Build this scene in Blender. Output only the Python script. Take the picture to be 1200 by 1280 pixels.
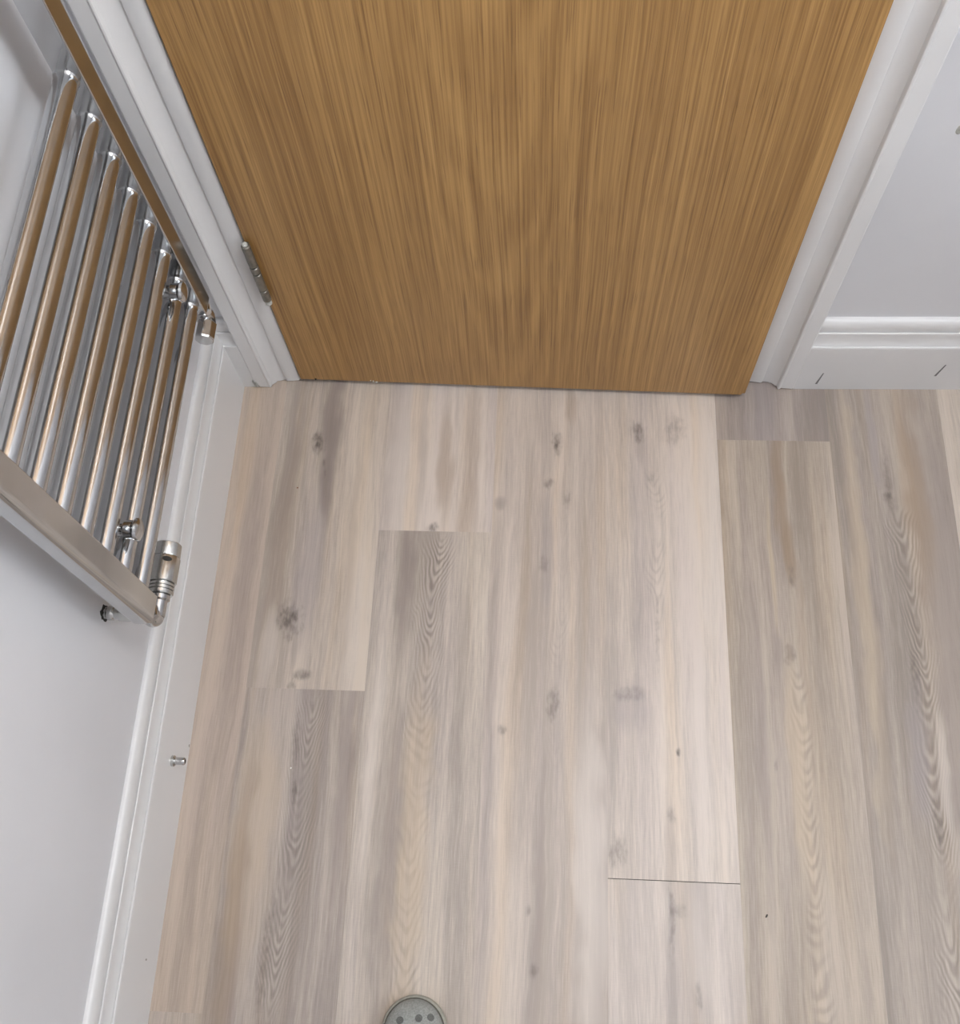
import bpy, bmesh, math, random
from mathutils import Matrix, Vector

for o in list(bpy.data.objects):
    bpy.data.objects.remove(o, do_unlink=True)
scene = bpy.context.scene
C = scene.collection
rnd = random.Random(7)

# ------------------------------------------------------------------ camera
cam_d = bpy.data.cameras.new('camera')
cam = bpy.data.objects.new('camera', cam_d)
C.objects.link(cam)
cam_d.sensor_fit = 'HORIZONTAL'
cam_d.sensor_width = 36.0
cam_d.lens = 1282.58 / 1200 * 36.0
cam_d.clip_start = 0.02
R = ((0.99787799, -0.02069813, 0.06173413),
     (0.04317277, 0.92006884, -0.38937058),
     (-0.04874041, 0.39120957, 0.91901004))
CAM = Vector((0.56354, -0.87872, 1.53876))
M = Matrix([list(R[i]) + [CAM[i]] for i in range(3)] + [[0, 0, 0, 1]])
cam.matrix_world = M
scene.camera = cam

# ------------------------------------------------------------------ world, exposure
world = bpy.data.worlds.new('world')
scene.world = world
world.use_nodes = True
world.node_tree.nodes['Background'].inputs[0].default_value = (0.75, 0.85, 1.0, 1)
world.node_tree.nodes['Background'].inputs[1].default_value = 0.05
scene.view_settings.view_transform = 'Standard'
scene.view_settings.look = 'None'
scene.view_settings.gamma = 1.0
scene.view_settings.use_curve_mapping = False
scene.view_settings.exposure = 0.80
LAMP_STRENGTH = 30.0
LAMP_COLOR = (1.0, 0.985, 0.97)
ADDED_WINDOW_STRENGTH = 3.2
ADDED_WINDOW_COLOR = (0.80, 0.90, 1.0)

# room dimensions
XL = 0.021          # left wall plane
XR = 1.78           # right wall plane
YN = -2.35          # near wall plane (behind the camera)
ZC = 2.40
DWM = Matrix.Translation((0.1, 0.024, 0)) @ Matrix.Rotation(0.0105, 4, 'Z')   # door wall frame: u right, +v into wall

# ------------------------------------------------------------------ node helpers
class S:
    """socket wrapper with arithmetic"""
    def __init__(self, t, s): self.t, self.s = t, s
    def _m(self, op, *a, clamp=False):
        n = self.t.nodes.new('ShaderNodeMath'); n.operation = op; n.use_clamp = clamp
        for i, v in enumerate((self,) + a):
            if isinstance(v, S): self.t.links.new(v.s, n.inputs[i])
            else: n.inputs[i].default_value = float(v)
        return S(self.t, n.outputs[0])
    def __add__(self, o): return self._m('ADD', o)
    __radd__ = __add__
    def __sub__(self, o): return self._m('SUBTRACT', o)
    def __rsub__(self, o): return (self * -1.0) + o
    def __mul__(self, o): return self._m('MULTIPLY', o)
    __rmul__ = __mul__
    def __truediv__(self, o): return self._m('DIVIDE', o)
    def pw(self, o): return self._m('POWER', o)
    def abs(self): return self._m('ABSOLUTE')
    def sin(self): return self._m('SINE')
    def clamp(self): return self._m('ADD', 0.0, clamp=True)
    def step(self, a, b):
        n = self.t.nodes.new('ShaderNodeMapRange'); n.interpolation_type = 'SMOOTHSTEP'
        self.t.links.new(self.s, n.inputs[0])
        if a < b:
            n.inputs[1].default_value, n.inputs[2].default_value = a, b
            n.inputs[3].default_value, n.inputs[4].default_value = 0, 1
        else:
            n.inputs[1].default_value, n.inputs[2].default_value = b, a
            n.inputs[3].default_value, n.inputs[4].default_value = 1, 0
        return S(self.t, n.outputs[0])

def new_mat(name):
    m = bpy.data.materials.new(name); m.use_nodes = True
    t = m.node_tree
    return m, t, t.nodes['Principled BSDF']

def pos(t, kind='world'):
    if kind == 'world':
        src = t.nodes.new('ShaderNodeNewGeometry').outputs['Position']
    else:
        src = t.nodes.new('ShaderNodeTexCoord').outputs['Object']
    sp = t.nodes.new('ShaderNodeSeparateXYZ'); t.links.new(src, sp.inputs[0])
    return S(t, sp.outputs[0]), S(t, sp.outputs[1]), S(t, sp.outputs[2])

def noise(t, x, y, z=0.0, detail=2.0, rough=0.5, dist=0.0):
    cb = t.nodes.new('ShaderNodeCombineXYZ')
    for i, v in enumerate((x, y, z)):
        if isinstance(v, S): t.links.new(v.s, cb.inputs[i])
        else: cb.inputs[i].default_value = v
    n = t.nodes.new('ShaderNodeTexNoise'); n.inputs['Scale'].default_value = 1.0
    n.inputs['Detail'].default_value = detail; n.inputs['Roughness'].default_value = rough
    n.inputs['Distortion'].default_value = dist
    t.links.new(cb.outputs[0], n.inputs['Vector'])
    return S(t, n.outputs['Fac'])

def srgb(c):
    f = lambda v: (v / 255 / 12.92) if v / 255 <= 0.04045 else ((v / 255 + 0.055) / 1.055) ** 2.4
    return (f(c[0]), f(c[1]), f(c[2]), 1)

def mix(t, fac, a, b, blend='MIX'):
    n = t.nodes.new('ShaderNodeMix'); n.data_type = 'RGBA'; n.blend_type = blend
    if isinstance(fac, S): t.links.new(fac.s, n.inputs[0])
    else: n.inputs[0].default_value = fac
    for k, v in ((6, a), (7, b)):
        if hasattr(v, 'is_output') or isinstance(v, bpy.types.NodeSocket): t.links.new(v, n.inputs[k])
        else: n.inputs[k].default_value = v
    return n.outputs[2]

def bump(t, p, h, strength, dist=0.001):
    b = t.nodes.new('ShaderNodeBump'); b.inputs['Strength'].default_value = strength
    b.inputs['Distance'].default_value = dist
    t.links.new(h.s, b.inputs['Height']); t.links.new(b.outputs[0], p.inputs['Normal'])

# ------------------------------------------------------------------ materials
def paint(name, col, rough, bs=0.08, sc=220, var=0.03):
    m, t, p = new_mat(name)
    x, y, z = pos(t)
    n = noise(t, x * 3, y * 3, z * 3, 3)
    c2 = tuple(v * (1 - var * 2) for v in col[:3]) + (1,)
    t.links.new(mix(t, n.step(0.35, 0.7), c2, col), p.inputs['Base Color'])
    p.inputs['Roughness'].default_value = rough
    bump(t, p, noise(t, x * sc, y * sc, z * sc, 3), bs, 0.0006)
    return m
M_WALL = paint('wall_paint', (0.675, 0.675, 0.695, 1), 0.55, 0.10, 160)
M_CEIL = paint('ceiling_paint', (0.84, 0.84, 0.84, 1), 0.8)
M_GLOSS = paint('white_gloss_paint', (0.74, 0.735, 0.735, 1), 0.28, 0.12, 60)

def plain(name, col, rough, metal=0.0, var=0.12, sc=60, bs=0.0):
    m, t, p = new_mat(name)
    x, y, z = pos(t)
    n = noise(t, x * sc, y * sc, z * sc, 4)
    c2 = tuple(v * (1 - var) for v in col[:3]) + (1,)
    t.links.new(mix(t, n.step(0.3, 0.7), c2, col), p.inputs['Base Color'])
    p.inputs['Metallic'].default_value = metal
    r = n * 0.08 + (rough - 0.04)
    t.links.new(r.s, p.inputs['Roughness'])
    if bs: bump(t, p, n, bs, 0.0008)
    return m
M_CHROME = plain('chrome', (0.57, 0.575, 0.58, 1), 0.13, 1.0, 0.05, 25)
M_CHROME_DULL = plain('brushed_chrome', (0.60, 0.60, 0.58, 1), 0.24, 1.0, 0.1, 80)
M_HINGE = plain('dull_hinge_metal', (0.27, 0.255, 0.225, 1), 0.45, 0.8, 0.25, 120)
M_DARK = plain('dark_void', (0.03, 0.028, 0.025, 1), 0.9)
M_PENCIL = plain('pencil_graphite', (0.22, 0.22, 0.22, 1), 0.7, 0, 0.4, 900)
M_CRUMB = plain('dark_crumb', (0.035, 0.03, 0.028, 1), 0.8)
M_CRUMB2 = plain('rust_crumb', (0.25, 0.11, 0.06, 1), 0.8)
M_FLECK = plain('white_paint_fleck', (0.8, 0.78, 0.74, 1), 0.5)
M_FILLER = plain('old_filler', (0.60, 0.60, 0.56, 1), 0.8, 0, 0.35, 250, 0.5)
M_SMEAR = plain('grey_smear', (0.42, 0.41, 0.37, 1), 0.8, 0, 0.3, 200)
M_SHOE = plain('grey_shoe_knit', (0.36, 0.375, 0.355, 1), 0.85, 0, 0.28, 420, 0.5)
M_SOLE = plain('olive_grey_sole_rubber', (0.38, 0.375, 0.32, 1), 0.6, 0, 0.2, 150)
M_RAND = plain('dark_sole_welt', (0.10, 0.095, 0.075, 1), 0.7, 0, 0.2, 200)
M_VENT = plain('dark_grey_mesh', (0.20, 0.205, 0.195, 1), 0.9, 0, 0.6, 1500, 0.8)
M_BLACK = plain('shoe_lining', (0.05, 0.05, 0.05, 1), 0.9)

def emission(name, col, strength):
    m, t, p = new_mat(name)
    p.inputs['Base Color'].default_value = (0.9, 0.9, 0.9, 1)
    p.inputs['Emission Color'].default_value = tuple(col) + (1,)
    p.inputs['Emission Strength'].default_value = strength
    return m
M_LAMP = emission('lamp_diffuser', LAMP_COLOR, LAMP_STRENGTH)
M_ADDED_PANE = emission('added_window_glow', ADDED_WINDOW_COLOR, ADDED_WINDOW_STRENGTH)  # emissive sheet for the invented window's daylight

def oak():
    m, t, p = new_mat('oak_veneer')
    x, y, z = pos(t, 'object')
    wob = noise(t, x * 3.0, z * 1.2, 3.0, 2)
    xw = x + (wob - 0.5) * 0.020
    broad = noise(t, xw * 11, z * 0.5, 1.0, 2)
    mid = noise(t, xw * 70, z * 1.0, 5.0, 3)
    fine = noise(t, xw * 380, z * 3.0, 9.0, 3, 0.6)
    pore = noise(t, xw * 560, z * 10.0, 2.0, 2, 0.6)
    # wide cathedral figure in the middle of the leaf
    xc = x - 0.36 + (wob - 0.5) * 0.09
    ph = (z * 26.0 - (xc * xc) * 1500.0 + (noise(t, x * 10, z * 3, 7.0, 2) - 0.5) * 14.0).sin()
    cath = ph * 0.5 + 0.5
    cm = (xc.abs()).step(0.13, 0.03)
    line = noise(t, xw * 210, z * 1.3, 14.0, 3, 0.65)
    v = ((broad - 0.5) * 0.30 + (mid - 0.5) * 0.36 + (fine - 0.5) * 0.75 + (line - 0.5) * 0.85 + (cath - 0.5) * cm * 0.14 + 0.5).step(0.10, 0.90)
    c = mix(t, v, srgb((131, 93, 48)), srgb((190, 149, 92)))
    c = mix(t, pore.step(0.54, 0.70) * 0.45, c, srgb((98, 66, 34)))
    c = mix(t, line.step(0.62, 0.78) * 0.35, c, srgb((196, 160, 112)))
    t.links.new(c, p.inputs['Base Color'])
    p.inputs['Roughness'].default_value = 0.42
    p.inputs['Coat Weight'].default_value = 0.25
    p.inputs['Coat Roughness'].default_value = 0.35
    bump(t, p, pore * 0.6 + fine * 0.4, 0.12, 0.0006)
    return m
M_OAK = oak()
M_OAK_EDGE = plain('oak_lipping', (0.22, 0.13, 0.06, 1), 0.55, 0, 0.3, 200)

def floor_mat(name, dark, light, seed_, feats=(), cath=(), tint=None, contrast=1.0, off=0.0):
    """printed oak plank. feats: (x, y, a, b, amount, kind) soft marks; cath: (xc, slope, y0, y1, w, amount, freq)"""
    seed = seed_
    dark = (dark[0] + 5, dark[1] + 7, dark[2] + 8); light = (light[0] + 5, light[1] + 7, light[2] + 8)
    m, t, p = new_mat(name)
    x, y, z = pos(t)
    wob = noise(t, x * 5, y * 1.6, seed, 2)
    wob2 = noise(t, x * 26, y * 10, seed + 4, 2)
    xw = x + (wob - 0.5) * 0.035 + (wob2 - 0.5) * 0.006
    broad = noise(t, xw * 17, y * 0.9, seed + 1.3, 2)
    mid = noise(t, xw * 62, y * 2.2, seed + 2.7, 3)
    fine = noise(t, xw * 260, y * 9, seed + 5.1, 3, 0.6)
    hair = noise(t, x * 900, y * 30, seed, 2, 0.6)
    weave = noise(t, x * 90, y * 900, seed + 8, 1)
    v = ((broad - 0.5) * 1.25 + (mid - 0.5) * 0.60 + (fine - 0.5) * 0.62 + (hair - 0.5) * 0.50 + (weave - 0.5) * 0.12) * contrast + 0.5 + off
    c = mix(t, v.step(0.12, 0.88), srgb(dark), srgb(light))
    hue = noise(t, xw * 24, y * 1.1, seed + 11, 2)
    c = mix(t, hue.step(0.50, 0.68) * 0.55, c, mix(t, 1.0, c, (1.0, 0.93, 0.82, 1), 'MULTIPLY'))
    c = mix(t, hue.step(0.50, 0.34) * 0.5, c, mix(t, 1.0, c, (0.93, 0.93, 0.99, 1), 'MULTIPLY'))
    for (xc, slope, yref, y0, y1, w, amt, freq, k) in cath:
        dx = x - xc - (y - yref) * slope + (wob - 0.5) * 0.05 + (wob2 - 0.5) * 0.012 + (noise(t, 1.0, y * 7.0, seed + 17, 2) - 0.5) * 0.022
        sp = (dx * dx + 0.00004).pw(0.5)
        steep = noise(t, 3.0, y * 4.0, seed + 6, 1) * (k * 1.7) + (k * 0.15)
        warp = (noise(t, x * 12, y * 6, seed + 3, 2) - 0.5) * 44.0 + (noise(t, x * 40, y * 22, seed + 13, 2) - 0.5) * 7.0
        ring = (y * (freq * 0.62) - sp * steep * (freq * 0.62) + warp).sin() * 0.5 + 0.5
        msk = dx.abs().step(w, w * 0.2) * y.step(y0 - 0.04, y0 + 0.05) * y.step(y1 + 0.006, y1 - 0.03)
        msk = msk * noise(t, x * 16, y * 7, seed + 21, 2).step(0.28, 0.60) * (noise(t, x * 60, y * 30, seed + 25, 2) * 1.4).clamp()
        c = mix(t, ring.step(0.40, 1.0) * msk * amt, c, srgb((112, 100, 93)))
        c = mix(t, ring.step(0.5, 0.0) * msk * amt * 0.5, c, srgb((214, 201, 187)))
    lump = noise(t, x * 150, y * 70, seed + 31, 2)
    for (fx, fy, a, b, amt, kind) in feats:
        dx = (x - fx + (wob2 - 0.5) * a * 1.6 + (wob - 0.5) * 0.012) / a
        dy = (y - fy + (wob2 - 0.5) * b * 0.8) / b
        g = dx * dx + dy * dy
        if kind in 'kc':
            g = (g * 0.50 + (lump - 0.5) * 1.3).step(1.0, -0.35)
            g = g * g
            amt *= 1.05
        else:
            g = g.step(1.15, -0.1)
        col = {'k': (98, 89, 84), 's': (138, 126, 121), 'b': (146, 123, 100), 'l': (214, 204, 195), 'c': (70, 63, 58),
               'w': (196, 176, 150), 'v': (156, 147, 148)}[kind]
        if kind in 'sblwv':
            g = g * (mid * 0.9 + 0.5).clamp()
        c = mix(t, g * amt, c, srgb(col))
    t.links.new(c, p.inputs['Base Color'])
    t.links.new((fine * 0.12 + 0.36).s, p.inputs['Roughness'])
    p.inputs['Specular IOR Level'].default_value = 0.45
    bump(t, p, hair * 0.5 + weave * 0.3 + fine * 0.4, 0.10, 0.0005)
    return m

# ------------------------------------------------------------------ mesh helpers
def link(name, me, mat, parent=None, mw=None, smooth=None):
    o = bpy.data.objects.new(name, me)
    if mat is not None and not me.materials: me.materials.append(mat)
    C.objects.link(o)
    if smooth is not None:
        for f in me.polygons: f.use_smooth = True
        me.set_sharp_from_angle(angle=math.radians(smooth))
    if parent is not None: o.parent = parent
    if mw is not None: o.matrix_basis = mw
    return o

def from_bm(name, bm, mat, parent=None, mw=None, smooth=None):
    bmesh.ops.recalc_face_normals(bm, faces=bm.faces[:])
    me = bpy.data.meshes.new(name); bm.to_mesh(me); bm.free()
    return link(name, me, mat, parent, mw, smooth)

def box_into(bm, x0, x1, y0, y1, z0, z1):
    vs = [bm.verts.new((x, y, z)) for x in (x0, x1) for y in (y0, y1) for z in (z0, z1)]
    for q in ((0, 1, 3, 2), (4, 6, 7, 5), (0, 4, 5, 1), (2, 3, 7, 6), (0, 2, 6, 4), (1, 5, 7, 3)):
        bm.faces.new([vs[i] for i in q])
    return vs

def box(name, x0, x1, y0, y1, z0, z1, mat, parent=None, mw=None, bev=0.0):
    bm = bmesh.new(); box_into(bm, x0, x1, y0, y1, z0, z1)
    if bev:
        bmesh.ops.bevel(bm, geom=bm.edges[:], offset=bev, segments=2, affect='EDGES', profile=0.5)
    return from_bm(name, bm, mat, parent, mw, 40 if bev else None)

def prism(name, pts, f0, f1, mat, parent=None, mw=None, smooth=35):
    """pts closed polygon; f0/f1 map (a,b) -> xyz at both ends"""
    bm = bmesh.new()
    A = [bm.verts.new(f0(*q)) for q in pts]; B = [bm.verts.new(f1(*q)) for q in pts]
    n = len(pts)
    for i in range(n):
        bm.faces.new((A[i], A[(i + 1) % n], B[(i + 1) % n], B[i]))
    bm.faces.new(A); bm.faces.new(B)
    return from_bm(name, bm, mat, parent, mw, smooth)

def lathe_into(bm, prof, origin, axis, seg=32):
    """prof: list of (radius, distance along axis)"""
    axis = Vector(axis).normalized(); o = Vector(origin)
    a = axis.orthogonal().normalized(); b = axis.cross(a)
    rings = []
    for r, d in prof:
        if r < 1e-6: rings.append([bm.verts.new(o + axis * d)])
        else: rings.append([bm.verts.new(o + axis * d + (a * math.cos(q) + b * math.sin(q)) * r)
                            for q in (2 * math.pi * i / seg for i in range(seg))])
    for A, B in zip(rings, rings[1:]):
        if len(A) == 1 and len(B) == 1: continue
        for i in range(seg):
            j = (i + 1) % seg
            if len(A) == 1: bm.faces.new((A[0], B[i], B[j]))
            elif len(B) == 1: bm.faces.new((A[i], A[j], B[0]))
            else: bm.faces.new((A[i], A[j], B[j], B[i]))
    for Rg in (rings[0], rings[-1]):
        if len(Rg) > 1: bm.faces.new(Rg)

def lathe(name, prof, origin, axis, mat, parent=None, seg=32, smooth=35, mw=None):
    bm = bmesh.new(); lathe_into(bm, prof, origin, axis, seg)
    return from_bm(name, bm, mat, parent, mw, smooth)

def empty(name, loc):
    o = bpy.data.objects.new(name, None); C.objects.link(o); o.location = loc
    o.empty_display_size = 0.05
    return o

def tag(o, label=None, cat=None, group=None, kind=None):
    if label: o['label'] = label
    if cat: o['category'] = cat
    if group: o['group'] = group
    if kind: o['kind'] = kind
    return o

def struct(o, label, cat):
    return tag(o, label, cat, kind='structure')

# ================================================================== SETTING
# walls
struct(box('wall_left', XL - 0.12, XL, YN - 0.1, 0.3, -0.02, ZC, M_WALL),
       'smooth white painted wall behind the chrome towel radiator', 'wall')
WY0, WY1, WZ0, WZ1 = -1.45, -0.60, 1.08, 2.05
bm = bmesh.new()
box_into(bm, XR, XR + 0.12, YN - 0.1, WY0, -0.02, ZC)
box_into(bm, XR, XR + 0.12, WY1, 0.3, -0.02, ZC)
box_into(bm, XR, XR + 0.12, WY0, WY1, -0.02, WZ0)
box_into(bm, XR, XR + 0.12, WY0, WY1, WZ1, ZC)
struct(from_bm('wall_right', bm, M_WALL), 'white painted wall with the added frosted window facing the radiator', 'wall')
OX0, OX1 = 0.032, 0.812     # door opening in the door wall's frame (u)
bm = bmesh.new()
box_into(bm, -0.079, OX0, 0, 0.12, -0.02, ZC)
box_into(bm, OX1, XR - 0.1, 0, 0.12, -0.02, ZC)
box_into(bm, OX0, OX1, 0, 0.12, 2.02, ZC)
struct(from_bm('wall_far', bm, M_WALL, mw=DWM), 'white painted wall that holds the oak door', 'wall')
struct(box('wall_near', XL, XR, YN - 0.12, YN, -0.02, ZC, M_WALL), 'plain white painted wall facing the oak door', 'wall')
struct(box('ceiling', XL - 0.12, XR + 0.12, YN - 0.12, 0.3, ZC, ZC + 0.1, M_CEIL), 'flat white ceiling carrying the round lamp', 'ceiling')
w = empty('added_window_1', (XR, (WY0 + WY1) / 2, WZ0))  # invented glowing window, out of view, added to brighten the left wall
struct(w, 'unseen frosted window, added to give soft daylight from the right', 'window')
wm = Matrix.Translation(-Vector(w.location))
bm = bmesh.new()
fw = 0.055
xa, xb = XR + 0.03, XR + 0.09
box_into(bm, xa, xb, WY0, WY0 + fw, WZ0, WZ1); box_into(bm, xa, xb, WY1 - fw, WY1, WZ0, WZ1)
box_into(bm, xa, xb, WY0 + fw, WY1 - fw, WZ0, WZ0 + fw); box_into(bm, xa, xb, WY0 + fw, WY1 - fw, WZ1 - fw, WZ1)
from_bm('added_window_frame', bm, M_GLOSS, w, wm)
box('added_pane', XR + 0.05, XR + 0.07, WY0 + fw, WY1 - fw, WZ0 + fw, WZ1 - fw, M_ADDED_PANE, w, wm)

# skirting boards (baseboards): face depth grows out of the wall
def skirt_profile(th):
    k = th / 0.018
    pts = [(0.0, 0.0), (0.018, 0.0), (0.018, 0.004), (0.018, 0.1200), (0.018, 0.1258), (0.0177, 0.1276), (0.0168, 0.1286), (0.0157, 0.1284), (0.0150, 0.1268), (0.0144, 0.1290)]
    for i in range(1, 7):                       # shallow cove
        q = i / 6
        pts.append((0.0144 - 0.0026 * q - 0.0012 * math.sin(q * math.pi), 0.1290 + 0.0268 * q))
    pts += [(0.0114, 0.1570), (0.0106, 0.1574), (0.0098, 0.1552), (0.0090, 0.1552), (0.0088, 0.1590), (0.0090, 0.1620)]
    for i in range(0, 7):                       # rounded top bead
        q = i / 6 * math.pi / 2
        pts.append((0.0030 + 0.0062 * math.cos(q), 0.1660 + 0.0165 * math.sin(q)))
    pts.append((0.0, 0.1825))
    return [(a * k, b) for a, b in pts]
SK = skirt_profile(0.018)
bl = prism('baseboard_left', SK, lambda d, z: (XL + d, YN, z), lambda d, z: (XL + d, 0.0255 - d * 1.0, z), M_GLOSS)
struct(bl, 'white moulded skirting board running under the chrome radiator', 'skirting board')
SKF = skirt_profile(0.0222)
ur1 = XR - 0.1
bf = prism('baseboard_far', SKF, lambda d, z: (0.8800, -d, z), lambda d, z: (ur1, -d, z), M_GLOSS, mw=DWM)
struct(bf, 'white moulded skirting board beside the oak door with two pencil ticks', 'skirting board')
br = prism('baseboard_return', SKF, lambda d, z: (XL - 0.1 + d * 0.8, -d, z), lambda d, z: (-0.0395, -d, z), M_GLOSS, mw=DWM)
br.name = 'trim_1'
struct(br, 'short white skirting return squeezed between radiator wall and door architrave', 'skirting board')
struct(prism('baseboard_right', SK, lambda d, z: (XR - d, YN, z), lambda d, z: (XR - d, 0.02, z), M_GLOSS),
       'white moulded skirting board under the added frosted window', 'skirting board')
struct(prism('baseboard_near', SK, lambda d, z: (XL + 0.018, YN + d, z), lambda d, z: (XR - 0.018, YN + d, z), M_GLOSS),
       'white moulded skirting board at the foot of the wall facing the door', 'skirting board')
# pencil ticks on the far skirting (thin graphite strokes lying on its face)
def stroke(u0, z0, u1, z1, w, parent, name='pencil_mark', mat=M_PENCIL):
    d = 0.0222 + 0.0002
    v = Vector((u1 - u0, z1 - z0)).normalized(); n = Vector((-v.y, v.x)) * w / 2
    bm = bmesh.new()
    q = [(u0 + n.x, z0 + n.y), (u0 - n.x, z0 - n.y), (u1 - n.x * .5, z1 - n.y * .5), (u1 + n.x * .5, z1 + n.y * .5)]
    A = [bm.verts.new((a, -d, b)) for a, b in q]; B = [bm.verts.new((a, -0.0221, b)) for a, b in q]
    bm.faces.new(A); bm.faces.new(B)
    for i in range(4): bm.faces.new((A[i], A[(i + 1) % 4], B[(i + 1) % 4], B[i]))
    return from_bm(name, bm, mat, parent)
stroke(0.9140, 0.017, 0.9175, 0.052, 0.0036, bf)
stroke(1.0990, 0.044, 1.1040, 0.079, 0.0036, bf)

# architraves: u across from the inner edge, d out of the wall
ARCH = [(0.0, 0.0), (0.0, 0.0065), (0.0010, 0.0086), (0.0035, 0.0098), (0.012, 0.0112), (0.0225, 0.0120), (0.0250, 0.0112), (0.0262, 0.0086), (0.0275, 0.0090)]
for i in range(1, 9):
    q = i / 8
    ARCH.append((0.0275 + 0.0205 * q, 0.0090 + 0.0026 * q + 0.0072 * q ** 2.4))
ARCH += [(0.0490, 0.0222), (0.0503, 0.0243), (0.0520, 0.0249), (0.0536, 0.0243), (0.0550, 0.0234), (0.0680, 0.0238), (0.0745, 0.0236), (0.0770, 0.0215), (0.0775, 0.0)]
AL, AR = 0.0370, 0.8035     # inner edges (u)
def architrave(name, u_in, sgn, label, jag):
    """vertical run with a slightly ragged foot where the old floor was cut away"""
    bm = bmesh.new()
    pts = []
    for i in range(len(ARCH)):
        pts.append(ARCH[i])
    zs = [None, 0.02, 0.06, 2.02]
    rows = []
    for zi in zs:
        row = []
        for i, (u, d) in enumerate(pts):
            z = zi if zi is not None else 0.0012 + jag * rnd.random()
            row.append(bm.verts.new((u_in + sgn * u, -d, z)))
        rows.append(row)
    n = len(pts)
    for A, B in zip(rows, rows[1:]):
        for i in range(n):
            bm.faces.new((A[i], A[(i + 1) % n], B[(i + 1) % n], B[i]))
    bm.faces.new(rows[0]); bm.faces.new(rows[-1])
    return struct(from_bm(name, bm, M_GLOSS, mw=DWM, smooth=30), label, 'architrave')
a_l = architrave('trim_2', AL, -1, 'white moulded architrave on the hinge side of the oak door', 0.0035)
a_r = architrave('trim_3', AR, 1, 'white moulded architrave on the opening side of the oak door', 0.0045)
struct(prism('trim_4', [(u, d) for u, d in ARCH], lambda u, d: (AL - 0.0775, -d, 2.02 + u), lambda u, d: (AR + 0.0775, -d, 2.02 + u), M_GLOSS, mw=DWM),
       'white moulded head architrave over the oak door', 'architrave')
# cracked caulk lines at the foot of the hinge-side architrave
for (u, d, ln, tl) in ((-0.0400, 0.0257, 0.017, 0.002), (-0.0345, 0.0253, 0.013, 0.003), (-0.0160, 0.0242, 0.013, 0.001)):
    bm = bmesh.new()
    q = [(u, 0.006), (u + 0.0022, 0.005), (u + 0.0014 - tl, 0.006 + ln), (u - tl, 0.007 + ln)]
    A = [bm.verts.new((a, -d, b)) for a, b in q]; B = [bm.verts.new((a, -d + 0.004, b)) for a, b in q]
    bm.faces.new(A); bm.faces.new(B)
    for i in range(4): bm.faces.new((A[i], A[(i + 1) % 4], B[(i + 1) % 4], B[i]))
    from_bm('paint_crack', bm, M_SMEAR, a_l)
# door lining inside the opening
bm = bmesh.new()
box_into(bm, OX0, AL + 0.0005, 0.0, 0.12, -0.001, 2.02)
box_into(bm, AR - 0.0005, OX1, 0.0, 0.12, -0.001, 2.02)
box_into(bm, AL, AR, 0.0, 0.12, 2.0, 2.02)
box_into(bm, AL, AL + 0.013, 0.062, 0.10, -0.001, 2.0)
box_into(bm, AR - 0.013, AR, 0.062, 0.10, -0.001, 2.0)
struct(from_bm('trim_5', bm, M_GLOSS, mw=DWM), 'white painted lining of the oak door opening', 'door frame')

# ------------------------------------------------------------------ floor planks
fl = struct(box('floor', XL - 0.05, XR + 0.05, YN - 0.05, 0.3, -0.02, -0.0035, M_DARK),
            'greige wood-look plank floor with knots and cathedral grain', 'floor')
GAP = 0.00004
def plank(x0, x1, y0, y1, mat, lift=0.0, far_gap=GAP):
    bm = bmesh.new()
    box_into(bm, x0 + GAP, x1 - GAP, y0 + GAP, y1 - far_gap, -0.0035, 0.0)
    cx, cy = (x0 + x1) / 2, (y0 + y1) / 2
    bmesh.ops.translate(bm, verts=bm.verts[:], vec=(-cx, -cy, 0))
    return from_bm('plank', bm, mat, fl, Matrix.Translation((cx, cy, 0)))
s0, pw = 0.11267, 0.184
col = lambda k: (max(XL + 0.002, s0 + (k - 1) * pw), min(XR - 0.002, s0 + k * pw))
YB, YF = YN + 0.002, 0.20
gaps = {-0.7826: 0.0009}     # one joint has opened a little
def row(k, cuts, mats):
    x0, x1 = col(k)
    ys = [YF] + list(cuts) + [YB]
    for i in range(len(ys) - 1):
        plank(x0, x1, ys[i + 1], ys[i], mats[i % len(mats)], 0.0, gaps.get(ys[i], GAP))
DK, MD, LT = (150, 137, 127), (164, 150, 139), (186, 173, 161)
mA = floor_mat('plank_print_taupe', (158, 141, 127), (194, 176, 160), 1.0,
               [(0.085, -0.35, 0.02, 0.3, 0.35, 's')], contrast=0.9)
mB = floor_mat('plank_print_knotted_beige', (160, 146, 135), (204, 189, 174), 12.0,
               [(0.203, -0.09, 0.022, 0.15, 0.9, 's'), (0.1800, -0.1048, 0.013, 0.024, 0.9, 'k'), (0.1795, -0.1060, 0.003, 0.006, 0.8, 'c'),
                (0.205, -0.20, 0.015, 0.08, 0.7, 's'), (0.1940, -0.142, 0.003, 0.008, .6, 'k'), (0.198, -0.163, 0.003, 0.010, 0.5, 'k'),
                (0.190, -0.33, 0.024, 0.17, 0.5, 'v'), (0.1660, -0.4185, 0.025, 0.034, 0.85, 'k'), (0.176, -0.413, 0.006, 0.012, 0.6, 'c'),
                (0.1800, -0.470, 0.006, 0.045, 0.45, 's'), (0.1960, -0.505, 0.018, 0.010, 0.65, 'k'), (0.183, -0.522, 0.008, 0.010, 0.6, 'k'),
                (0.255, -0.36, 0.010, 0.30, 0.30, 's'), (0.270, -0.42, 0.02, 0.14, 0.35, 'l'), (0.135, -0.3, 0.018, 0.3, 0.4, 's'), (0.137, -0.47, 0.015, 0.08, 0.5, 'l')])
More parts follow.
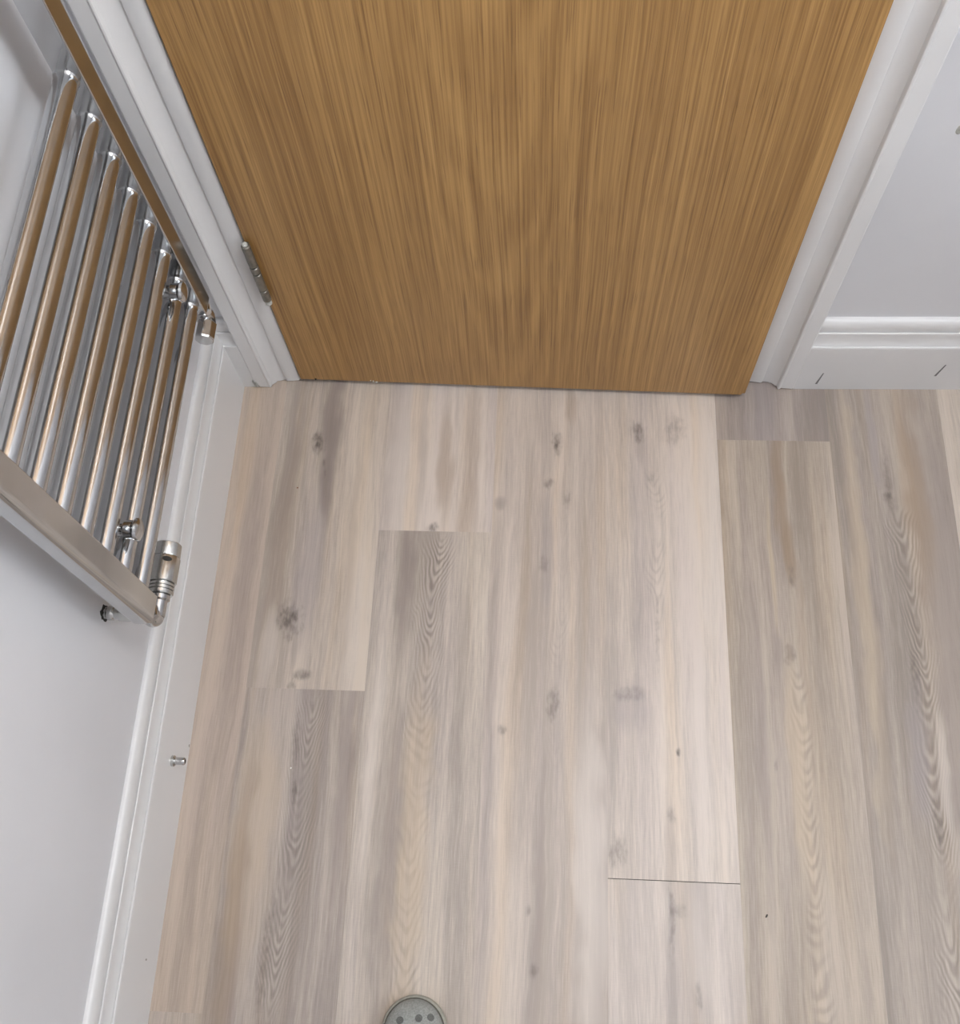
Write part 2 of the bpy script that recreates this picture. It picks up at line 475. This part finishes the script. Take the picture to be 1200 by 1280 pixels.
mC = floor_mat('plank_print_grey_cathedral', (142, 129, 121), (184, 170, 159), 23.0,
               [(0.150, -0.75, 0.035, 0.25, 0.5, 'w'), (0.277, -0.66, 0.016, 0.2, 0.55, 's'), (0.200, -0.62, 0.007, 0.06, 0.5, 'k'),
                (0.206, -0.68, 0.004, 0.02, 0.5, 'c'), (0.188, -0.91, 0.008, 0.09, 0.5, 'k'), (0.135, -0.9, 0.02, 0.3, 0.5, 'b')],
               [(0.2170, 0.05, -0.60, -0.98, -0.53, 0.036, 0.52, 560, 4.0)])
mD = floor_mat('plank_print_pale_pink', (177, 163, 153), (211, 197, 185), 31.0,
               [(0.322, -0.15, 0.020, 0.25, 0.65, 'l'), (0.3840, -0.256, 0.009, 0.009, 0.8, 'k'), (0.398, -0.14, 0.016, 0.14, 0.5, 'b'),
                (0.440, -0.17, 0.016, 0.2, 0.3, 'b'), (0.360, -0.12, 0.010, 0.16, 0.3, 's')])
mE = floor_mat('plank_print_cream_cathedral', (158, 145, 135), (206, 192, 177), 44.0,
               [(0.345, -0.34, 0.022, 0.16, 0.7, 's'), (0.352, -0.75, 0.030, 0.30, 0.55, 's'), (0.318, -0.62, 0.012, 0.2, 0.45, 'l'),
                (0.385, -0.75, 0.03, 0.3, 0.6, 'w'), (0.440, -0.53, 0.012, 0.22, 0.35, 's')],
               [(0.3880, 0.02, -0.40, -0.60, -0.264, 0.036, 0.62, 470, 4.2), (0.388, 0.02, -0.7, -1.1, -0.58, 0.032, 0.42, 430, 2.2)])
mF = floor_mat('plank_print_pale_greige', (168, 154, 143), (206, 191, 178), 57.0,
               [(0.5821, -0.1004, 0.010, 0.024, 0.75, 'k'), (0.5821, -0.105, 0.003, 0.006, 0.5, 'c'), (0.570, -0.1742, 0.010, 0.010, 0.7, 'k'),
                (0.602, -0.20, 0.008, 0.016, 0.4, 'k'), (0.570, -0.29, 0.012, 0.12, 0.4, 'v'), (0.564, -0.315, 0.009, 0.016, 0.35, 'k'),
                (0.493, -0.21, 0.010, 0.016, 0.5, 's'), (0.5847, -0.5383, 0.011, 0.026, 0.55, 'k'), (0.5114, -0.5792, 0.007, 0.010, 0.5, 'k'),
                (0.606, -0.03, 0.012, 0.05, 0.45, 'b'), (0.568, -0.80, 0.012, 0.20, 0.45, 's'), (0.640, -0.78, 0.030, 0.30, 0.6, 'l'),
                (0.565, -0.905, 0.006, 0.012, 0.5, 'k'), (0.553, -0.83, 0.005, 0.008, 0.45, 'k'), (0.490, -0.55, 0.010, 0.4, 0.3, 's')],
               [(0.590, 0.0, -0.4, -0.62, -0.22, 0.018, 0.24, 480, 4)])
mG = floor_mat('plank_print_pale_blotchy', (166, 153, 143), (208, 193, 180), 68.0,
               [(0.718, -0.0754, 0.015, 0.022, 0.75, 'k'), (0.718, -0.0754, 0.004, 0.005, 0.6, 'c'), (0.7777, -0.072, 0.020, 0.030, 0.40, 'k'),
                (0.722, -0.10, 0.012, 0.05, 0.3, 's'), (0.7023, -0.5199, 0.024, 0.012, 0.55, 'k'), (0.704, -0.54, 0.03, 0.05, 0.4, 'v'), (0.7688, -0.6034, 0.0045, 0.007, 0.85, 'c'),
                (0.7545, -0.6948, 0.008, 0.012, 0.6, 'k'), (0.752, -0.74, 0.010, 0.09, 0.4, 's'), (0.6764, -0.7471, 0.016, 0.025, 0.5, 'k'),
                (0.742, -0.42, 0.004, 0.07, 0.4, 'k'), (0.738, -0.16, 0.006, 0.012, 0.35, 'k'), (0.828, -0.20, 0.020, 0.30, 0.55, 'l'), (0.805, -0.62, 0.02, 0.2, 0.4, 'l')],
               [(0.740, 0.0, -0.3, -0.40, -0.14, 0.022, 0.24, 450, 4)])
mH = floor_mat('plank_print_pale_rose', (174, 161, 152), (210, 196, 185), 79.0,
               [(0.7526, -0.83, 0.005, 0.05, 0.55, 'k'), (0.764, -0.822, 0.014, 0.010, 0.45, 'k'), (0.752, -0.92, 0.010, 0.12, 0.4, 's'), (0.79, -0.88, 0.02, 0.1, 0.4, 'l'),
                (0.785, -0.93, 0.005, 0.025, 0.4, 'k')])
mI = floor_mat('plank_print_grey_brown', (136, 123, 115), (172, 157, 147), 87.0,
               [(0.93, -0.02, 0.025, 0.15, 0.5, 'v'), (1.015, -0.02, 0.015, 0.2, 0.5, 's')])
mJ = floor_mat('plank_print_warm_taupe', (143, 128, 115), (184, 168, 152), 95.0,
               [(0.945, -0.16, 0.014, 0.12, 0.65, 'b'), (0.952, -0.28, 0.012, 0.07, 0.7, 'b'), (0.9537, -0.325, 0.006, 0.022, 0.55, 'k'),
                (0.9408, -0.4509, 0.011, 0.017, 0.75, 'k'), (0.924, -0.30, 0.005, 0.14, 0.5, 'w'), (0.922, -0.45, 0.008, 0.05, 0.4, 's'), (0.940, -0.62, 0.016, 0.22, 0.5, 'w'), (0.962, -0.45, 0.010, 0.2, 0.3, 'b'),
                (0.89, -0.62, 0.012, 0.3, 0.4, 's'), (0.908, -0.62, 0.003, 0.012, 0.5, 'k')],
               [(0.948, -0.01, -0.55, -1.0, -0.46, 0.018, 0.42, 420, 3)], off=-0.02)
mK = floor_mat('plank_print_dark_taupe_cathedral', (137, 124, 114), (177, 162, 149), 103.0,
               [(1.188, -0.5, 0.050, 0.65, 0.55, 's'), (1.1170, -0.1868, 0.010, 0.012, 0.75, 'k'), (1.119, -0.16, 0.006, 0.06, 0.5, 'k'), (1.160, -0.16, 0.025, 0.22, 0.5, 'b'), (1.103, -0.07, 0.010, 0.13, 0.55, 'v'),
                (1.120, -0.49, 0.006, 0.05, 0.6, 'k'), (1.115, -0.60, 0.02, 0.12, 0.5, 'v'), (1.130, -0.69, 0.007, 0.05, 0.6, 'k'), (1.06, -0.35, 0.018, 0.45, 0.45, 'w'),
                (1.147, -0.62, 0.010, 0.10, 0.4, 'l')],
               [(1.128, 0.0, -0.40, -1.0, -0.20, 0.032, 0.62, 400, 5)], off=-0.02)
mL = floor_mat('plank_print_soft_beige', (160, 146, 134), (196, 181, 167), 119.0, [(1.3, -0.4, 0.02, 0.2, 0.5, 's'), (1.37, -0.8, 0.012, 0.02, 0.6, 'k')])
row(0, [-0.98], [mA, mL])
row(1, [-0.5277, -1.7477], [mB, mC, mG])
row(2, [-0.2624, -1.4824], [mD, mE, mF])
row(3, [-1.12], [mF, mL])
row(4, [-0.7826, -2.0026], [mG, mH, mD])
row(5, [-0.0875, -1.3075], [mI, mJ, mK])
row(6, [-1.05, -2.27], [mK, mL, mB])
row(7, [-0.72, -1.94], [mL, mD, mI])
row(8, [-0.35, -1.57], [mJ, mF, mG])
row(9, [-0.9, -2.12], [mL, mE, mK])

# ================================================================== DOOR
door = empty('door_1', (0.1395, 0.0105, 0.0125))
door.rotation_euler = (0, 0, -math.atan2(0.0199, 0.756))
struct(door, 'honey oak veneered flush door standing just ajar between white architraves', 'door')
bm = bmesh.new()
box_into(bm, 0, 0.7565, 0, 0.040, 0, 1.975)
vert_corner = [e for e in bm.edges if all(v.co.x > 0.75 and v.co.z < 0.01 for v in e.verts)]
bmesh.ops.bevel(bm, geom=vert_corner, offset=0.005, segments=5, affect='EDGES')
front = [e for e in bm.edges if all(v.co.y < 0.001 for v in e.verts)]
bmesh.ops.bevel(bm, geom=front, offset=0.0012, segments=2, affect='EDGES')
from_bm('leaf', bm, M_OAK, door, smooth=40)
def hinge(z0):
    h = bpy.data.objects.new('hinge', None)      # grouping replaced below by first knuckle mesh
    bpy.data.objects.remove(h)
    ax, ay = 0.0035, -0.0085
    leafp = box('hinge', ax - 0.0025, ax + 0.0025, ay, 0.004, z0 + 0.008, z0 + 0.137, M_HINGE, door, bev=0.0006)
    leafp['label'] = 'dull grey steel butt hinge'
    zz = z0
    for i, (a, b, r) in enumerate(((0.0, 0.009, 0.0052), (0.0105, 0.0365, 0.0064), (0.038, 0.0760, 0.0064), (0.0785, 0.0925, 0.0067), (0.0945, 0.1400, 0.0064))):
        k = lathe('knuckle', [(r - 0.0012, a), (r, a + 0.0012), (r, b - 0.0012), (r - 0.0012, b)], (ax, ay, z0), (0, 0, 1),
                  M_FILLER if i == 0 else M_HINGE, leafp, 20)
    lathe('pin_cap', [(0.0036, 0.1400), (0.0040, 0.1420), (0.0028, 0.1445), (0.0, 0.1450)], (ax, ay, z0), (0, 0, 1), M_FILLER, leafp, 16)
hinge(0.2385)
hinge(1.66)
# lever handle, above the picture
hb = lathe('handle_rose', [(0.026, 0.0), (0.026, 0.006), (0.023, 0.009), (0.010, 0.009), (0.010, 0.045), (0.0, 0.046)], (0.695, 0.0, 1.0), (0, -1, 0), M_CHROME_DULL, door)
lathe('lever', [(0.0085, 0.0), (0.0095, 0.01), (0.0088, 0.10), (0.006, 0.118), (0.0, 0.121)], (0.703, -0.038, 1.0), (-1, 0, 0), M_CHROME_DULL, hb, 20)
# nicks on the bottom edge of the leaf
for (x, z, w_, h_, mm) in ((0.0270, 0.0, 0.004, 0.006, M_CRUMB), (0.128, 0.001, 0.003, 0.004, M_FLECK), (0.133, -0.001, 0.004, 0.003, M_FLECK), (0.1235, 0.004, 0.002, 0.002, M_FLECK)):
    bm = bmesh.new()
    bmesh.ops.create_icosphere(bm, subdivisions=1, radius=0.5, matrix=Matrix.Translation((x, -0.0006, z + h_ / 2)) @ Matrix.Diagonal((w_, 0.003, h_, 1)))
    for v in bm.verts: v.co += Vector((rnd.uniform(-1, 1), 0, rnd.uniform(-1, 1))) * w_ * 0.15
    from_bm('paint_fleck' if mm is M_FLECK else 'splinter', bm, mm, door)

# ================================================================== TOWEL RADIATOR
XC = 0.080
YA, YBm = -0.081, -0.5205         # far and near valve axes
YAi, YBi = -0.0985, -0.5030       # inner faces of the far and near manifolds
rad = empty('towel_radiator', (XC, (YA + YBm) / 2, 0.365))
tag(rad, 'chrome ladder towel radiator fixed to the white wall beside the door', 'towel radiator')
RI = Matrix.Translation(-Vector(rad.location))
def man_profile():
    """D section: flat inner face towards the rails, round outer face; (x, outward)"""
    pts = []
    hb, r = 0.0150, 0.0016
    def arc(cx, cy, a0, a1, rx, ry, n):
        for i in range(n + 1):
            a = math.radians(a0 + (a1 - a0) * i / n)
            pts.append((cx + rx * math.cos(a), cy + ry * math.sin(a)))
    pts.append((-hb, r + 0.0008))
    arc(-hb + r, r, 180, 270, r, r, 4)
    pts.append((-hb + r + 0.0008, 0.0)); pts.append((hb - r - 0.0008, 0.0))
    arc(hb - r, r, 270, 360, r, r, 4)
    pts.append((hb, r + 0.0008)); pts.append((hb, 0.0257))
    arc(hb - 0.0095, 0.0265, 0, 90, 0.0095, 0.0095, 12)
    pts.append((hb - 0.0103, 0.0360)); pts.append((-hb + 0.0103, 0.0360))
    arc(-hb + 0.0095, 0.0265, 90, 180, 0.0095, 0.0095, 12)
    pts.append((-hb, 0.0257))
    return pts
MP = man_profile()
Z0, Z1 = 0.366, 1.36
for yc, sg in ((YAi, 1), (YBi, -1)):
    bm = bmesh.new()
    rows = []
    for z, k in ((Z0, 0.80), (Z0 + 0.0015, 0.93), (Z0 + 0.004, 1.0), (Z0 + 0.006, 1.0), (Z1 - 0.006, 1.0), (Z1 - 0.004, 1.0), (Z1 - 0.0015, 0.93), (Z1, 0.80)):
        rows.append([bm.verts.new((XC + 0.002 + a * k, yc + sg * (0.0175 + (b - 0.0175) * k), z)) for a, b in MP])
    n = len(MP)
    for A, B in zip(rows, rows[1:]):
        for i in range(n): bm.faces.new((A[i], A[(i + 1) % n], B[(i + 1) % n], B[i]))
    bm.faces.new(rows[0]); bm.faces.new(rows[-1])
    from_bm('manifold', bm, M_CHROME, rad, RI, 40)
RR = 0.0123
zs = [0.784 - 0.0567 * k for k in range(8)] + [0.985 + 0.0567 * k for k in range(6)]
y0, y1 = YBi - 0.001, YAi + 0.001
L = y1 - y0
rail_me = None
for z in zs:
    if rail_me is None:
        o = lathe('rail', [(RR, 0.0), (RR, 0.004), (RR, L * 0.5), (RR, L - 0.012), (RR, L - 0.0060), (RR + 0.0001, L - 0.0045), (RR + 0.0004, L - 0.0030), (RR + 0.0014, L)],
                  (0, 0, 0), (0, 1, 0), M_CHROME, rad, 48, 40)
        rail_me = o.data
    else:
        o = bpy.data.objects.new('rail', rail_me); C.objects.link(o); o.parent = rad
    o.matrix_basis = RI @ Matrix.Translation((XC - 0.002, y0, z))
# wall brackets: stem out of the wall between two rails, capped by a round button
for (y, z) in ((-0.459, 0.4760), (-0.134, 0.4740), (-0.458, 1.155), (-0.134, 1.155)):
    b = lathe('bracket', [(0.0085, 0.0), (0.0085, 0.066), (0.0108, 0.068), (0.0108, 0.077), (0.0075, 0.078)], (XL, y, z), (1, 0, 0), M_CHROME, rad, 28, 35, RI)
    lathe('button_cap', [(0.0075, 0.0775), (0.0124, 0.0790), (0.0132, 0.0808), (0.0126, 0.0838), (0.0085, 0.0862), (0.0, 0.0870)], (XL, y, z), (1, 0, 0), M_CHROME, b, 28)
# corner valve under the near manifold
VX, VZ = 0.0875, 0.3385
v = lathe('valve_elbow', [(0.0, -0.0125), (0.006, -0.0120), (0.0105, -0.0085), (0.0128, -0.003), (0.0130, 0.002), (0.0118, 0.008), (0.0100, 0.012), (0.0100, 0.030)],
          (VX - 0.004, YBm, VZ), (0, 0, 1), M_CHROME, rad, 32, 50, RI)
lathe('union_nut', [(0.0120, 0.011), (0.0132, 0.013), (0.0132, 0.021), (0.0120, 0.023)], (VX - 0.004, YBm, VZ), (0, 0, 1), M_CHROME, v, 6, 20)
lathe('valve_neck', [(0.0105, 0.0), (0.0105, 0.020), (0.0130, 0.022), (0.0130, 0.027), (0.0110, 0.0285)], (VX, YBm, VZ + 0.001), (0, 1, 0), M_CHROME, v, 32)
prof = [(0.0110, 0.028), (0.0150, 0.0285), (0.0158, 0.030)]
d = 0.030
for i in range(3):                      # three turned rings at the base of the grip
    prof += [(0.0160, d), (0.0160, d + 0.0026), (0.0142, d + 0.0031), (0.0142, d + 0.0041)]
    d += 0.0046
prof += [(0.0170, d), (0.0176, d + 0.001), (0.0178, d + 0.032), (0.0172, d + 0.0335)]
hd = lathe('valve_grip', prof, (VX, YBm, VZ + 0.001), (0, 1, 0), M_CHROME_DULL, v, 40, 30)
e = d + 0.0335
lathe('valve_cap', [(0.0140, e - 0.002), (0.0140, e + 0.0006), (0.0166, e + 0.0008), (0.0170, e + 0.002), (0.0166, e + 0.0175), (0.0150, e + 0.0190), (0.0, e + 0.0196)], (VX, YBm, VZ + 0.001), (0, 1, 0), M_CHROME_DULL, hd, 40, 30)
sl = lathe('grip_slot', [(0.0, 0.0), (0.0062, 0.0), (0.0055, 0.0016), (0.0, 0.0018)], (0, 0, 0), (0, 0, 1), M_DARK, v, 20)
ang = Vector((0.42, 0.0, 0.9)).normalized()
sl.matrix_basis = Matrix.Translation(Vector((VX, YBm + e - 0.006, VZ + 0.001)) + ang * 0.0167) @ ang.to_track_quat('Z', 'Y').to_matrix().to_4x4() @ Matrix.Diagonal((0.55, 1.0, 1.0, 1.0))
# supply pipe into the wall with its ragged hole
pp = lathe('supply_pipe', [(0.0075, -0.004), (0.0075, VX - XL - 0.008)], (XL, YBm + 0.003, VZ + 0.001), (1, 0, 0), M_CHROME_DULL, rad, 24, 35, RI)
lathe('compression_nut', [(0.0100, 0.020), (0.0112, 0.022), (0.0112, 0.036), (0.0100, 0.038)], (XL, YBm + 0.003, VZ + 0.001), (1, 0, 0), M_CHROME_DULL, pp, 6, 20)
lathe('olive', [(0.0076, 0.004), (0.0090, 0.006), (0.0090, 0.012), (0.0076, 0.014)], (XL, YBm + 0.003, VZ + 0.001), (1, 0, 0), M_CHROME_DULL, pp, 20)
bm = bmesh.new()
ring = [bm.verts.new((XL + 0.0006, YBm + 0.003 + math.cos(a) * r, VZ + 0.001 + math.sin(a) * r * 1.12)) for a, r in
        ((2 * math.pi * i / 18, 0.0098 + rnd.uniform(-0.0014, 0.0022)) for i in range(18))]
ring2 = [bm.verts.new((v_.co.x - 0.0016, v_.co.y, v_.co.z)) for v_ in ring]
bm.faces.new(ring)
for i in range(18): bm.faces.new((ring[i], ring[(i + 1) % 18], ring2[(i + 1) % 18], ring2[i]))
from_bm('pipe_hole', bm, M_DARK, bpy.data.objects['wall_left'])
# lockshield valve under the far manifold
lv = lathe('lockshield_elbow', [(0.0, -0.0125), (0.006, -0.0120), (0.0105, -0.0085), (0.0130, -0.003), (0.0132, 0.003), (0.0118, 0.009), (0.0100, 0.012), (0.0100, 0.030)],
           (VX - 0.003, YA, VZ + 0.002), (0, 0, 1), M_CHROME, rad, 32, 50, RI)
lathe('union_nut', [(0.0120, 0.011), (0.0132, 0.013), (0.0132, 0.021), (0.0120, 0.023)], (VX - 0.003, YA, VZ + 0.002), (0, 0, 1), M_CHROME, lv, 6, 20)
lathe('lockshield_cap', [(0.0100, 0.0), (0.0125, 0.010), (0.0138, 0.012), (0.0138, 0.036), (0.0125, 0.0385), (0.0, 0.039)], (VX, YA, VZ), (0, -1, 0), M_CHROME, lv, 8, 20)
lp = lathe('supply_pipe', [(0.0075, -0.004), (0.0075, VX - XL - 0.008)], (XL, YA, VZ + 0.001), (1, 0, 0), M_CHROME_DULL, rad, 24, 35, RI)

# ================================================================== SMALL THINGS
# chrome stud in the left skirting
st = empty('chrome_stud', (0.039, -0.653, 0.0675))
tag(st, 'small chrome stud with a collar sticking out of the skirting under the radiator wall', 'stud')
lathe('collar', [(0.0030, -0.0004), (0.0078, 0.0), (0.0078, 0.0035), (0.0062, 0.0052), (0.0052, 0.0054)], (0, 0, 0), (1, 0, 0), M_CHROME_DULL, st, 28)
lathe('pin', [(0.0052, 0.0050), (0.0054, 0.0060), (0.0054, 0.0172), (0.0046, 0.0190), (0.0028, 0.0193), (0.0026, 0.0170), (0.0, 0.0170)], (0, 0, 0), (1, 0, 0), M_CHROME, st, 28)

# crumbs
def crumb(x, y, sx, sy, rz, mat, label):
    bm = bmesh.new()
    bmesh.ops.create_icosphere(bm, subdivisions=2, radius=0.5, matrix=Matrix.Diagonal((sx, sy, min(sx, sy) * 0.7, 1)))
    for q in bm.verts: q.co += q.co.normalized() * rnd.uniform(-0.12, 0.12) * min(sx, sy)
    zmin = min(q.co.z for q in bm.verts)
    for q in bm.verts: q.co.z -= zmin
    o = from_bm('crumb', bm, mat, None, Matrix.Translation((x, y, 0.0003)) @ Matrix.Rotation(rz, 4, 'Z'))
    return tag(o, label, 'crumb')
crumb(0.8821, -0.8233, 0.0024, 0.0056, -0.6, M_CRUMB, 'tiny black sliver lying on the warm taupe floor plank')
crumb(0.1544, -0.1902, 0.0028, 0.0022, 0.3, M_CRUMB2, 'tiny rust brown crumb lying on the beige plank near the hinge side')
crumb(0.1965, -0.647, 0.0026, 0.0022, 0.9, M_FLECK, 'tiny white paint fleck lying on the grey cathedral plank')
# dirt chip on the left skirting and a filler smear on the far wall
for (y, z, sy, sz) in ((-0.915, 0.046, 0.0016, 0.007), (-0.62, 0.004, 0.003, 0.005)):
    bm = bmesh.new()
    bmesh.ops.create_icosphere(bm, subdivisions=1, radius=0.5, matrix=Matrix.Translation((0.039, y, z)) @ Matrix.Diagonal((0.0006, sy * 2, sz, 1)))
    from_bm('dirt_chip', bm, M_SMEAR, bl)
bm = bmesh.new()
bmesh.ops.create_icosphere(bm, subdivisions=2, radius=0.5, matrix=Matrix.Translation((0.9455, 0, 0.5735)) @ Matrix.Diagonal((0.009, 0.003, 0.016, 1)))
from_bm('filler_smear', bm, M_SMEAR, bpy.data.objects['wall_far'])

# ------------------------------------------------------------------ shoe (only its toe shows in the picture)
shoe = empty('shoe', (0.4115, -1.085, 0.0))
shoe.rotation_euler = (0, 0, math.radians(3))
tag(shoe, 'grey knitted shoe with an olive rubber sole standing on the planks', 'shoe')
LEN = 0.285
def halfw(s):
    """half width along s (0 toe .. 1 heel)"""
    if s < 0.16: 
        q = s / 0.16
        return 0.0445 * math.sqrt(max(0.0, 1 - (1 - q) ** 2.05))
    if s < 0.30: return 0.0445 + 0.0045 * math.sin((s - 0.16) / 0.14 * math.pi / 2)
    if s < 0.62: return 0.049 - 0.014 * (0.5 - 0.5 * math.cos((s - 0.30) / 0.32 * math.pi))
    if s < 0.84: return 0.035 + 0.001 * math.sin((s - 0.62) / 0.22 * math.pi)
    q = (s - 0.84) / 0.16
    return 0.035 * math.sqrt(max(0.0, 1 - q ** 2.2))
def outline(inset, n=44):
    ss = [0.5 - 0.5 * math.cos(math.pi * i / n) for i in range(n + 1)]
    k = 1 - inset / 0.047
    kl = 1 - 2 * inset / LEN
    right = [(halfw(s) * k, (0.5 - s) * LEN * kl) for s in ss]
    left = [(-x, y) for x, y in reversed(right[1:-1])]
    return right + left
def slab(name, layers, mat, parent):
    """layers: (inset, z)"""
    bm = bmesh.new()
    rows = [[bm.verts.new((x, y, z)) for x, y in outline(i)] for i, z in layers]
    n = len(rows[0])
    for A, B in zip(rows, rows[1:]):
        for i in range(n): bm.faces.new((A[i], A[(i + 1) % n], B[(i + 1) % n], B[i]))
    bm.faces.new(rows[0]); bm.faces.new(rows[-1])
    return from_bm(name, bm, mat, parent, smooth=45)
sole = slab('sole', [(0.004, 0.0), (0.001, 0.003), (0.0, 0.010), (0.0, 0.017), (0.0012, 0.0195), (0.004, 0.0200)], M_SOLE, shoe)
slab('welt', [(0.0032, 0.0195), (0.0030, 0.0225), (0.0050, 0.0232)], M_RAND, sole)
def upper_h(s):
    if s < 0.22: return 0.022 + 0.038 * math.sqrt(max(0, 1 - (1 - s / 0.22) ** 2.3))
    if s < 0.58: return 0.060 + 0.036 * ((s - 0.22) / 0.36) ** 1.3
    return 0.096 - 0.012 * math.sin((s - 0.58) / 0.42 * math.pi)
def upper_pt(s, a, inset=0.0045):
    """a 0..pi across the foot"""
    kl = 1 - 2 * inset / LEN
    w_ = max(0.0, halfw(s) * (1 - inset / 0.047))
    h_ = upper_h(s) - 0.021
    ca, sa = math.cos(a), math.sin(a)
    e = 0.72
    return Vector((w_ * math.copysign(abs(ca) ** e, ca), (0.5 - s) * LEN * kl, 0.021 + h_ * abs(sa) ** e))
bm = bmesh.new()
NS, NA = 48, 24
grid = []
for i in range(NS + 1):
    s = 0.5 - 0.5 * math.cos(math.pi * i / NS)
    s = min(max(s, 0.0005), 0.9995)
    grid.append([bm.verts.new(upper_pt(s, math.pi * j / NA)) for j in range(NA + 1)])
for i in range(NS):
    smid = 0.5 - 0.5 * math.cos(math.pi * (i + 0.5) / NS)
    for j in range(NA):
        if 0.60 < smid < 0.965 and 6 <= j < NA - 6: continue      # ankle opening
        bm.faces.new((grid[i][j], grid[i][j + 1], grid[i + 1][j + 1], grid[i + 1][j]))
bmesh.ops.remove_doubles(bm, verts=bm.verts[:], dist=1e-5)
loose = [q for q in bm.verts if not q.link_faces]
bmesh.ops.delete(bm, geom=loose, context='VERTS')
up = from_bm('upper', bm, M_SHOE, shoe, smooth=60)
sm = up.modifiers.new('thickness', 'SOLIDIFY'); sm.thickness = 0.003; sm.offset = -1
slab('insole', [(0.009, 0.0225), (0.0095, 0.0262)], M_BLACK, shoe)
# toe seam and vents
bm = bmesh.new()
pts = [upper_pt(0.30, math.pi * (0.03 + 0.94 * j / 28), 0.0045) for j in range(29)]
for j, q in enumerate(pts):
    q.y += 0.012 * math.sin(math.pi * j / 28)
    n_ = Vector((q.x, 0, max(q.z - 0.021, 0.0))).normalized()
rings = []
for j, q in enumerate(pts):
    tdir = (pts[min(j + 1, 28)] - pts[max(j - 1, 0)]).normalized()
    a = tdir.orthogonal().normalized(); b = tdir.cross(a)
    rings.append([bm.verts.new(q + (a * math.cos(k * math.pi / 3) + b * math.sin(k * math.pi / 3)) * 0.0012) for k in range(6)])
for A, B in zip(rings, rings[1:]):
    for k in range(6): bm.faces.new((A[k], A[(k + 1) % 6], B[(k + 1) % 6], B[k]))
from_bm('toe_seam', bm, M_RAND, up, smooth=60)
for (s, af) in ((0.088, 0.60), (0.080, 0.45), (0.078, 0.29), (0.155, 0.60), (0.155, 0.40)):
    c0 = upper_pt(s, math.pi * af)
    du = (upper_pt(s, math.pi * (af + 0.02)) - c0).normalized(); dv = (upper_pt(s + 0.01, math.pi * af) - c0).normalized()
    nn = du.cross(dv).normalized()
    if nn.z < 0: nn = -nn
    lathe('vent', [(0.0, -0.002), (0.0050, -0.002), (0.0048, 0.0007), (0.0036, 0.0004), (0.0, 0.0002)], c0, nn, M_VENT, up, 18)

# ------------------------------------------------------------------ ceiling lamp
lamp = empty('ceiling_light', (1.00, -0.54, ZC))
tag(lamp, 'white globe lamp hanging from a short stem on the ceiling', 'ceiling light')
lathe('lamp_base', [(0.060, 0.0), (0.060, 0.018), (0.050, 0.026), (0.010, 0.028), (0.010, 0.17), (0.045, 0.175), (0.048, 0.20)], (0, 0, 0), (0, 0, -1), M_CHROME_DULL, lamp, 40)
lathe('diffuser', [(0.0, 0.0)] + [(0.13 * math.sin(math.pi * i / 20), 0.13 - 0.13 * math.cos(math.pi * i / 20)) for i in range(1, 20)] + [(0.0, 0.26)], (0, 0, -0.185), (0, 0, -1), M_LAMP, lamp, 48)
